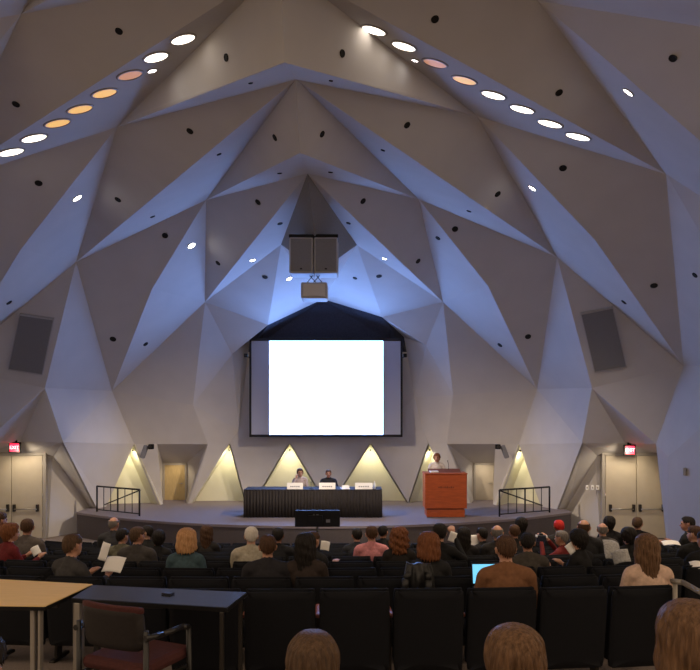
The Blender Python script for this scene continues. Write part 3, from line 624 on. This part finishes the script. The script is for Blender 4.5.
def template(pose, sex, hyaw, hpitch=0):
    key = (pose, sex, hyaw, hpitch)
    if key in TPL: return TPL[key]
    sh = .185 if sex == 'm' else .160; ch = 1.0 if sex == 'm' else .88
    pr = []
    lean = .10 if pose in ('lean',) else 0
    stand = pose == 'stand'; dz = .38 if stand else 0
    def T(x, y, z): return (x, y+lean*max(0, z-.55)/.5, z+dz)
    pr.append(('e', T(0,-.02,.53), (.175*ch,.135,.11), 2))
    pr.append(('e', T(0,-.03,.67), (.16*ch,.12,.14), 1)); pr.append(('e', T(0,-.045,.83), (.185*ch,.122,.16), 1))
    pr.append(('c', T(-sh+.03,-.055,.925), T(sh-.03,-.055,.925), .068, .068, 1))
    for s in (-1,1): pr.append(('c', T(s*.06,-.055,.985), T(s*(sh-.01),-.055,.935), .045, .06, 1))
    pr.append(('c', T(0,-.055,.94), T(0,-.045,1.0), .085, .064, 1)); pr.append(('c', T(0,-.045,1.0), T(0,-.02,1.09), .054, .052, 0))
    hc = Vector(T(0,-.02,1.14)); Rh = Matrix.Rotation(hyaw,3,'Z') @ Matrix.Rotation(-hpitch,3,'X')
    def Hd(x, y, z): return hc+Rh @ Vector((x,y,z))
    # head: cranium, face, jaw, nose, ears, eyes, lips
    for c_, r_, lb in (((0,-.008,.012),(.076,.094,.095),0),((0,.028,-.03),(.064,.066,.078),0),((0,.045,-.078),(.042,.042,.034),0)):
        pr.append(('e', Hd(*c_), r_, lb))
    pr.append(('c', Hd(0,.088,-.005), Hd(0,.106,-.034), .009, .014, 0))
    for s in (-1,1):
        pr.append(('c', Hd(s*.085,-.014,.008), Hd(s*.079,-.006,-.034), .014, .011, 0))
        pr.append(('e', Hd(s*.03,.086,.004), (.014,.010,.009), 4)); pr.append(('c', Hd(s*.018,.094,.02), Hd(s*.045,.082,.022), .008, .006, 0))
    pr.append(('c', Hd(-.02,.088,-.062), Hd(.02,.088,-.062), .008, .008, 5))
    for s in (-1,1):
        S0 = T(s*(sh+.01),-.055,.915)
        if pose in ('lap','lean'): E_, Wp, D_ = T(s*(sh+.055),.0,.67), T(s*.10,.25,.63), (-s*.35,.9,-.1)
        elif pose == 'read': E_, Wp, D_ = T(s*(sh+.06),.05,.69), T(s*.13,.30,.80), (-s*.15,.75,.5)
        elif pose == 'raise': E_, Wp, D_ = T(s*(sh+.09),.13,.80), T(s*.085,.28,1.10), (-s*.2,.45,.85)
        elif pose == 'chin':
            E_, Wp, D_ = (T(s*(sh+.06),.18,.74), T(s*.09,.17,1.02), (-s*.2,-.25,.9)) if s == 1 else (T(s*(sh+.055),.0,.67), T(s*.10,.25,.63), (-s*.35,.9,-.1))
        elif pose == 'table': E_, Wp, D_ = T(s*(sh+.07),.10,.74), T(s*.13,.34,.79), (-s*.4,.9,0)
        else: E_, Wp, D_ = (s*(sh+.08),.02,1.06), (s*.16,.25,1.15), (-s*.2,.9,0)
        pr.append(('c', S0, E_, .058*ch, .046*ch, 1)); pr.append(('c', E_, Vector(E_)*.2+Vector(Wp)*.8, .045*ch, .034, 1)); pr.append(('c', Vector(E_)*.2+Vector(Wp)*.8, Wp, .026, .024, 0))
        hand(pr, Wp, D_, s)
        if stand:
            pr.append(('c', (s*.09,0,.90), (s*.10,.02,.48), .09*ch, .065, 2)); pr.append(('c', (s*.10,.02,.48), (s*.10,-.01,.09), .06, .042, 2)); pr.append(('c', (s*.10,-.02,.045), (s*.11,.15,.035), .042, .034, 3))
        else:
            pr.append(('c', (s*.085,0,.51), (s*.11,.43,.50), .09*ch, .066, 2)); pr.append(('c', (s*.11,.43,.50), (s*.11,.42,.10), .062, .042, 2)); pr.append(('c', (s*.11,.40,.045), (s*.12,.56,.035), .042, .034, 3))
    mb = MB()
    for q in pr:
        if q[0] == 'e': mb.ell(q[1], q[2], 0, 14, 10)
        else:
            a, b = Vector(q[1]), Vector(q[2]); d = b-a; ln = max(d.length,1e-5); d.normalize(); x = d.orthogonal().normalized(); y = d.cross(x); v = []; f = []; n = 10
            prof = [(q[3]*math.cos(t), -q[3]*math.sin(t)) for t in (1.5,1.0,.5,0)]+[(q[4]*math.cos(t), ln+q[4]*math.sin(t)) for t in (0,.5,1.0,1.5)]
            for r, h_ in prof:
                for i in range(n): t = 2*PI*i/n; v.append(a+d*h_+x*math.cos(t)*r+y*math.sin(t)*r)
            for j in range(len(prof)-1):
                for i in range(n): k = (i+1) % n; f.append((j*n+i, j*n+k, (j+1)*n+k, (j+1)*n+i))
            f.append(tuple(reversed(range(n)))); f.append(tuple((len(prof)-1)*n+i for i in range(n)))
            mb.add(v, f)
    o = mb.build('tmp', SEATF); md = o.modifiers.new('r', 'REMESH'); md.mode = 'VOXEL'; md.voxel_size = .0095
    dg = bpy.context.evaluated_depsgraph_get(); me = bpy.data.meshes.new_from_object(o.evaluated_get(dg)); COL.objects.unlink(o); bpy.data.objects.remove(o)
    bm = bmesh.new(); bm.from_mesh(me)
    for _ in range(3): bmesh.ops.smooth_vert(bm, verts=bm.verts[:], factor=.5, use_axis_x=True, use_axis_y=True, use_axis_z=True)
    bm.to_mesh(me); bm.free()
    me.name = 'body'; n = len(me.polygons); cc = np.empty(n*3); me.polygons.foreach_get('center', cc); cc = cc.reshape(-1,3)
    best = np.full(n, 9.); lab = np.zeros(n, np.int32)
    for q in pr:
        d = sdf_ell(cc, q[1], q[2]) if q[0] == 'e' else sdf_cap(cc, q[1], q[2], q[3], q[4])
        if q[-1] in (4,5): d = d-.002
        w = d < best; best[w] = d[w]; lab[w] = q[-1]
    me.materials.clear()
    for _ in range(6): me.materials.append(SEATF)
    me.polygons.foreach_set('material_index', lab); me.polygons.foreach_set('use_smooth', [True]*n); me.update()
    TPL[key] = (me, hc, Rh); return TPL[key]
HAIRM = {}
def hairmat(name, c, c2=None):
    return mat('hair '+name, c, .58, col2=c2 or tuple(min(1,x*1.9) for x in c), nscale=13, stretch=(6,6,.7), bump=.7, bscale=22, spec=.25)
HAIRG = {}
def hair_mesh(kind):
    if kind in HAIRG: return HAIRG[kind]
    rnd = random.Random(hash(kind) % 999 if False else len(kind)*7+ord(kind[0]))
    nt_, ns = 150, 30
    P_ = dict(short=(.005,-.066,.016,.055,0,0), bald=(.004,-.066,.012,0,0,0), bob=(.028,-.14,-.12,.05,.022,.004), long=(.018,-.27,-.22,.05,.012,.004), curly=(.034,-.20,-.16,.05,.03,.012), mid=(.016,-.11,-.07,.05,.006,.003), crop=(.006,-.05,-.01,.05,0,0))
    t, zb, zs, zf, flare, wav = P_[kind]
    v = []; f = []
    a, b, c = .078+t, .099+t, .100+t
    ph = [rnd.random()*6.28 for _ in range(8)]
    for j in range(ns+1):
        s = j/ns
        for i in range(nt_):
            th_ = 2*PI*i/nt_                       # 0 = back of the head
            bk = math.cos(th_)
            if bk > .25: zl = zs+(zb-zs)*((bk-.25)/.75)**.5
            elif bk > -.55: zl = zs if kind in ('bob','long','curly') and bk > -.45 else zs+(zf*.2-zs)*((.25-bk)/.8)**2
            else: zl = zf*.2+(zf-zf*.2)*min(1, ((-.55-bk)/.25))
            if kind != 'bald' and bk > -.4: zl += .010*math.sin(th_*23+ph[5])+.008*math.sin(th_*37+ph[4])
            if kind == 'bald':
                zt = .045 if bk > -.35 else max(.0, .045*(1-(-.35-bk)*4)); zl = min(zl, zt-.012) if bk > -.5 else zt-.004
                z = zt+(zl-zt)*s
            else:
                zl = min(zl, c-.012)
                # spread rings by angle over the crown then by height
                z = c-(c-zl)*(s**1.55)
            zz = min(z/c, 1); r = max(0, 1-zz**2.6)**(1/2.5) if z > 0 else 1.0
            if z < 0:
                drop = -z
                if kind in ('short','bald','crop','mid'): r = 1-(drop/.1)**1.6*.36 if drop < .1 else .64
                else: r = 1+flare*math.sin(min(1,drop/.15)*PI)*3-.25*max(0,drop-.1)
            st_ = 1+(.012 if kind in ('short','crop','bald') else .022)*math.sin(th_*17+ph[0]+3*z/.1)*min(1,s*3)+.015*math.sin(th_*31+ph[1])+.02*math.sin(th_*5+ph[2]+8*z)
            if wav: st_ += wav*6*math.sin(z*70+th_*3+ph[3])*min(1,s*2)+(.06*math.sin(th_*11+ph[4])*math.sin(z*85+ph[5]) if kind == 'curly' else 0)
            st_ += (.010 if kind in ('short','crop','bald') else .016)*math.sin(th_*43+ph[6]+2.5*math.sin(z*30+th_*3))*min(1,s*2)+.008*math.sin(th_*59+ph[7]+z*25)*min(1,s*2)
            if j == 0 and kind != 'bald': r = 0.02
            x = a*r*math.sin(th_)*st_; y = -.008-b*r*bk*st_
            if z < -.06 and bk < .2 and kind in ('bob','long','curly'): y = min(y, .035)
            v.append((x, y, z+.012))
    for j in range(ns):
        for i in range(nt_): k = (i+1) % nt_; f.append((j*nt_+i, (j+1)*nt_+i, (j+1)*nt_+k, j*nt_+k))
    # tuck the rim inwards so the edge has body
    base_ = len(v)
    for i in range(nt_):
        x, y, z = v[ns*nt_+i]; v.append((x*.86, (y+.008)*.86-.008, z+.012))
    for i in range(nt_): k = (i+1) % nt_; f.append((ns*nt_+i, base_+i, base_+k, ns*nt_+k))
    if kind != 'bald': f.append(tuple(range(nt_)))
    else:
        for i in range(nt_): x, y, z = v[i]; v.append((x*.86, (y+.008)*.86-.008, z-.006))
        q = base_+nt_
        for i in range(nt_): k = (i+1) % nt_; f.append((q+i, i, k, q+k))
    me = bpy.data.meshes.new('hair'); me.from_pydata(v, [], f); me.update(); me.polygons.foreach_set('use_smooth', [True]*len(me.polygons)); me.materials.append(SEATF)
    HAIRG[kind] = me; return me
SKIN = [mat('skin %d'%i, c, .5, noise=.06, nscale=20) for i, c in enumerate(((.50,.26,.17),(.42,.20,.13),(.56,.32,.22),(.28,.13,.08)))]
SHOE = mat('shoe leather', (.012,.01,.009), .4); EYE = mat('eye dark', (.05,.03,.025), .3); LIP = mat('lips', (.35,.12,.10), .5)
def cloth(c, n='cloth'): return mat('%s %.3f %.3f %.3f'%((n,)+c), c, .85, noise=.15, nscale=30, bump=.15, bscale=120, spec=.25)
HC = dict(brown=((.045,.022,.012),(.11,.055,.03)), dark=((.009,.007,.006),(.022,.017,.015)), grey=((.14,.12,.11),(.26,.23,.21)), white=((.62,.57,.50),(.80,.75,.68)), blonde=((.42,.20,.08),(.68,.40,.20)),
          auburn=((.12,.042,.018),(.27,.10,.04)), light=((.07,.036,.018),(.21,.115,.06)), redd=((.5,.02,.02),(.65,.04,.03)), brass=((.05,.028,.016),(.13,.075,.042)))
DKT = (.012,.012,.014)
def person(u, vt, y, pose, sex, hair, hcol, skin, top, label, yaw=0, hyaw=0, zbase=None, tr=(.015,.015,.018), hp=0, hs=1.0, group='seated audience', collar=None):
    me, hc, Rh = template(pose, sex, hyaw, hp)
    zb = floor_z(y) if zbase is None else zbase
    zt = CZ-(vt-HOR)*y/F
    toph = (1.65 if pose == 'stand' else 1.262)
    s = (zt-zb)/toph; sc_ = max(.86, min(1.12, s)); 
    o = empty('person', ((u-350)*y/F, y, zt-toph*sc_ if abs(s-sc_) > 1e-6 else zb), yaw); o.scale = (sc_,)*3
    # keep the head over the measured point when the pose leans or turns
    tag(o, label, 'person', group)
    b = bpy.data.objects.new('body', me); COL.objects.link(b); b.parent = o
    for i, m in enumerate((SKIN[skin], cloth(top), cloth(tr), SHOE, EYE, LIP)): b.material_slots[i].link = 'OBJECT'; b.material_slots[i].material = m
    if hair:
        h = bpy.data.objects.new('hair', hair_mesh(hair)); COL.objects.link(h); h.parent = o; h.matrix_local = Matrix.Translation(hc) @ Rh.to_4x4() @ Matrix.Scale(hs, 4)
        h.material_slots[0].link = 'OBJECT'; h.material_slots[0].material = hairmat(hcol, *HC[hcol])
    if collar:
        MB().lathe([(.060,-.035),(.078,-.03),(.072,.01),(.060,.022),(.056,.01)], (0,-.048,1.005), 20).build('collar', cloth(collar), o)
    return o
ST = STAGE
person(300,468.5,19.75,'chin','f','mid','brown',0,(.45,.36,.33),'person in a pale jacket seated at the left of the skirted table',PI,.35,ST,group='panel speakers')
person(328.5,469.5,19.75,'table','m','short','brown',1,(.02,.02,.025),'person in a dark suit seated at the middle of the skirted table',PI,.15,ST,group='panel speakers')
person(437,453,19.45,'stand','f','mid','auburn',0,(.62,.55,.50),'person in a white top standing behind the podium',PI,-.35,ST,tr=(.05,.05,.055),group='panel speakers')
# audience: u, v of the head top, depth, pose, build, hair, colour, skin, clothing, label
A = [
 (0,511,9.0,'lap','m','short','brown',1,(.03,.02,.02),'person in dark clothes cut off by the left edge of the picture',0,-.5),
 (12,523,8.19,'read','f','mid','auburn',0,(.13,.015,.018),'person in a dark red jacket near the left door',-.6,-.2),
 (28,518,9.6,'lap','m','short','brown',1,(.10,.085,.08),'person in grey-brown clothes just right of the red jacket',0,.3),
 (74.5,533,6.29,'read','m','short','brass',0,(.045,.043,.045),'person in a charcoal suit holding up white papers',-.55,.1),
 (114.5,516,10.6,'lap','m','bald','grey',0,(.035,.035,.04),'bald person in a dark suit sitting below the left railing',0,-.2),
 (123,528,8.9,'lap','m','short','dark',0,(.13,.125,.09),'person in an olive jacket behind the white papers',0,-.4),
 (138,526,7.9,'lap','m','short','brass',1,(.055,.05,.048),'person in a dark grey jacket left of the fair-haired person',0,-.5),
 (147,525,9.8,'lap','m','short','dark',2,(.02,.02,.02),'person in black mostly hidden beside the dark grey jacket',.2,.9),
 (159,530,9.0,'lap','f','mid','dark',1,(.015,.015,.016),'person in black left of the teal top',0,.2),
 (187,529,6.95,'lap','f','bob','blonde',0,(.055,.095,.115),'person in a teal top with loose fair hair',0,0),
 (207,525,9.8,'lap','f','long','brown',1,(.02,.018,.018),'person in dark clothes with long brown hair right of the teal top',0,0),
 (251.5,526,8.0,'lap','m','short','white',2,(.42,.38,.30),'white-haired person in a cream jacket',0,.15),
 (268,534,6.1,'lap','m','short','brown',0,(.022,.021,.026),'person in a dark suit right in front of the cream jacket',0,.1),
 (278,527,9.0,'lap','m','short','dark',3,(.014,.014,.016),'person in black partly hidden right of the cream jacket',0,0),
 (306,533,6.1,'lap','f','long','dark',0,(.035,.025,.022),'person in dark brown with long dark hair below the monitor',0,-.5),
 (314,531,8.19,'read','m','short','brown',0,(.02,.02,.022),'person reading a white sheet under the monitor',-.6,0),
 (357,529,9.8,'lean','m','short','dark',1,(.025,.027,.034),'person in a dark blue jacket left of the pink shirt',0,.2),
 (371.5,525,8.75,'lap','m','short','brown',0,(.62,.25,.27),'person in a pink shirt in the middle of the audience',0,.1),
 (383,525,10.8,'lap','m','short','dark',1,(.012,.012,.013),'person in black just behind the pink shirt',0,-.3),
 (399,528,8.0,'lap','f','curly','auburn',0,(.02,.017,.016),'person in dark clothes with curly brown hair right of the pink shirt',0,0),
 (428.5,533,6.1,'lap','f','bob','auburn',0,(.02,.02,.022),'person in a charcoal top with a short auburn bob below the podium',0,.15),
 (440,522.5,8.19,'raise','m','short','dark',0,(.012,.012,.013),'person in black with a hand raised to the face below the podium',-.4,.5),
 (463.5,527,9.14,'lap','f','long','dark',0,(.013,.012,.013),'person in black with long dark hair right of the podium',0,0),
 (481,527,10.1,'read','m','short','dark',1,(.018,.018,.02),'person holding up a white sheet above the laptop',.7,-.2),
 (497,524,9.14,'lap','m','bald','grey',0,(.028,.026,.026),'bald person in a dark suit behind the brown suit',0,-.2),
 (514,524,10.1,'lap','m','short','brown',1,(.02,.018,.018),'person in dark clothes just right of the brown suit head',0,0),
 (521,517,11.3,'lap','f','mid','dark',1,(.012,.012,.013),'person in black near the stage below the right railing',0,.2),
 (527,532,7.0,'lap','m','short','dark',1,(.06,.052,.045),'person in a grey-brown jacket right of the brown suit',0,-.2),
 (505,534,5.45,'lap','m','short','brown',0,(.185,.085,.042),'person in a brown suit in the back row by the laptop',0,.05),
 (558.5,519.5,11.5,'lap','m','crop','redd',0,(.03,.028,.03),'person wearing a red cap near the right end of the stage',0,0),
 (560,530,9.14,'raise','m','short','grey',0,(.16,.02,.02),'person with red sleeves holding up a camera',.8,0),
 (583.5,518.5,9.6,'lap','m','bald','brown',0,(.02,.02,.022),'balding person in a dark suit left of the right double door',0,-.3),
 (577,529,7.24,'read','f','mid','dark',0,(.01,.01,.011),'person in black reading sheets in front of the balding person',.7,-.2),
 (602,522,9.9,'lap','m','bald','grey',0,(.07,.065,.062),'bald person in a grey jacket below the right double door',0,-.2),
 (609,516,10.6,'lap','f','mid','dark',1,(.011,.011,.012),'person in a dark hood leaning right below the double door',0,-.3),
 (637,516.5,10.8,'lap','m','short','brass',0,(.014,.014,.016),'person in a dark coat in front of the middle of the right double door',0,-.5),
 (645.5,534,5.62,'lap','f','long','light',0,(.62,.44,.34),'person in a peach top with long light hair in the back row',0,.05),
 (686,516,10.1,'read','m','short','dark',1,(.014,.014,.015),'person in black turning left near the right edge',.7,.4),
 (694,525,8.2,'chin','m','short','brown',0,(.012,.012,.013),'person in black resting a hand on the chin at the right edge',0,.6),
 (704,530,7.0,'lap','m','short','dark',1,(.011,.011,.012),'person in black cut off by the right edge',0,.3),
 (628,527,8.2,'lap','f','mid','dark',1,(.010,.010,.011),'person in black directly ahead of the peach top',0,.2),
 (313,632,2.45,'lap','m','short','brass',0,(.03,.028,.03),'head of the person nearest the camera at the bottom centre',0,.05),
 (513.5,629,2.5,'lap','f','mid','light',0,(.03,.028,.03),'head of the person nearest the camera right of centre',0,0),
 (689,606,2.45,'lap','f','long','light',0,(.04,.03,.03),'long-haired person nearest the camera at the lower right corner',0,.05),
 (-20,634,2.45,'lap','m','short','dark',1,(.02,.02,.022),'person nearest the camera cut off by the lower left corner',0,0),
]
rowpos = []
for a in A:
    a = list(a)
    if a[2] > 4:
        k = max(0, min(8, round((a[2]-5.34)/.95)))
        for _ in range(3): x = (a[0]-350)*a[2]/F; a[2] = row_point(k, x)[0]+.30
        for kk, xx, uu in rowpos:
            if kk == k and abs(xx-x) < .42: print('CLOSE', k, uu, a[0], round(abs(xx-x),2))
        rowpos.append((k, x, a[0]))
    person(*a[:10], yaw=a[10], hyaw=a[11], hs=1.14 if a[2] < 3 else 1.02)
# ------------------------------------------------------------------ things held and left on seats
def sheet(u, v, y, w_, h_, rot, lab, cat='paper', m=WHITEP, bend=.02, name='paper_sheet'):
    e = empty(name, P(u, v, y)); e.rotation_euler = rot; tag(e, lab, cat)
    v_ = []; f_ = []; n = 6
    for s in (0, .003):
        for j in range(n+1):
            for i in range(n+1):
                x = (i/n-.5)*w_; yy = (j/n-.5)*h_; v_.append((x, yy, s+bend*math.cos(3*x/w_)+bend*.4*math.sin(4*yy/h_)))
    q = (n+1)**2
    for j in range(n):
        for i in range(n): k = j*(n+1)+i; f_.append((k+n+1, k+n+2, k+1, k)); f_.append((q+k, q+k+1, q+k+n+2, q+k+n+1))
    rim = list(range(n+1))+[j*(n+1)+n for j in range(1,n+1)]+[n*(n+1)+i for i in range(n-1,-1,-1)]+[j*(n+1) for j in range(n-1,0,-1)]
    for a, b in zip(rim, rim[1:]+rim[:1]): f_.append((a, b, q+b, q+a))
    mk('sheet', v_, f_, m, e, True); return e
sheet(114,565,6.55,.20,.16,(.75,0,-.25),'open white booklet page lying on the lap of the charcoal suit')
sheet(104.5,551.5,6.62,.085,.17,(1.3,.25,-.3),'white page held upright by the charcoal suit')
sheet(36,551,8.45,.10,.11,(1.0,-.5,.3),'white sheet beside the dark red jacket')
sheet(325,546,8.42,.11,.11,(1.1,.2,.2),'white sheet held below the monitor')
sheet(452.5,537,8.45,.085,.12,(1.2,.3,-.35),'white sheet held below the podium')
sheet(474.5,541,10.35,.15,.17,(1.25,0,.1),'white sheet held up above the laptop')
sheet(571,548.5,7.5,.11,.11,(.9,-.4,.5),'grey-white sheet held by the person in black')
sheet(697,566,7.45,.14,.10,(.6,0,0),'white sheet at the right edge of the picture')
sheet(671,543.5,10.65,.26,.11,(.3,0,0),'pale paper held out by the person turning left near the right edge')
NEWS = mat('grey newsprint', (.42,.42,.42), .8, noise=.3, nscale=50)
sheet(612,551,7.85,.24,.22,(.95,.25,.4),'crumpled grey-white newspaper page draped on a seat ahead of the peach top', m=NEWS, bend=.035)
sheet(621,557,7.7,.18,.14,(1.0,-.3,-.4),'lower folded page of the grey-white newspaper', m=NEWS, bend=.03)
lp = empty('laptop', P(487,574,5.95)); tag(lp, 'open laptop with a glowing cyan screen beside the brown suit', 'laptop'); lp.rotation_euler = (0,0,.05)
LCD = mat('laptop screen', (.2,.6,.9), .4, emit=(.16,.62,.95), estr=1.0)
MB().box((0,.02,.0),(.26,.012,.18),.004,Matrix.Rotation(-.2,3,'X')).build('lid', BLACK, lp); MB().box((0,.012,.0),(.238,.004,.158),0,Matrix.Rotation(-.2,3,'X')).build('display', LCD, lp)
MB().box((0,-.10,-.105),(.26,.19,.018),.005).build('keyboard_base', BLACK, lp)
cm = empty('camera', P(541,538,9.35)); tag(cm, 'dark camera with bright ends held up by red sleeves', 'camera')
MB().box((0,0,0),(.13,.07,.085),.012).build('camera_body', mat('camera dark blue', (.02,.025,.05), .4), cm); MB().cyl((0,.03,0),(0,.10,0),.035,n=14).build('lens', BLACK, cm); MB().box((0,0,.05),(.045,.05,.025),.006).build('flash_hump', BLACK, cm)
MB().box((-.065,-.02,.03),(.02,.05,.03),.004).box((.068,-.02,.02),(.02,.05,.03),.004).build('strap_lugs', WHITEP, cm)
# leather jacket draped over a seat back
jk = empty('leather_jacket', P(419,575,5.95)); tag(jk, 'black leather jacket draped over the seat behind the charcoal top', 'jacket')
LEA = mat('black leather', (.012,.012,.013), .5, bump=.3, bscale=25)
nx, nz = 26, 18; v = []; f = []
for s in (0, 1):
    for j in range(nz+1):
        for i in range(nx+1):
            a = i/nx*2-1; c = j/nz
            wdt = .135*(1-.25*(1-c)**2); x = a*wdt; z = .10-.24*c+.008*math.sin(a*5+1)*(1-c)
            yy = -.03*math.cos(a*1.3)-.014*math.sin(a*7+c*3)-.007*math.sin(a*15-c*5)+(.05 if s else 0)-.04*math.sin(c*PI)*(0 if s else 1)
            v.append((x, yy, z))
n = (nx+1)*(nz+1)
for j in range(nz):
    for i in range(nx): q = j*(nx+1)+i; f += [(q, q+nx+1, q+nx+2, q+1), (n+q, n+q+1, n+q+nx+2, n+q+nx+1)]
rim = list(range(nx+1))+[j*(nx+1)+nx for j in range(1,nz+1)]+[nz*(nx+1)+i for i in range(nx-1,-1,-1)]+[j*(nx+1) for j in range(nz-1,0,-1)]
for a, b in zip(rim, rim[1:]+rim[:1]): f.append((a, b, n+b, n+a))
mk('jacket_body', v, f, LEA, jk, True)
MB().tube([(-.085,-.04,.03),(-.115,-.055,-.02),(-.125,-.06,-.12)], .032, 10).build('sleeve', LEA, jk); MB().tube([(.08,-.045,.03),(.07,-.06,-.03),(.08,-.08,-.13)], .030, 10).build('sleeve', LEA, jk)
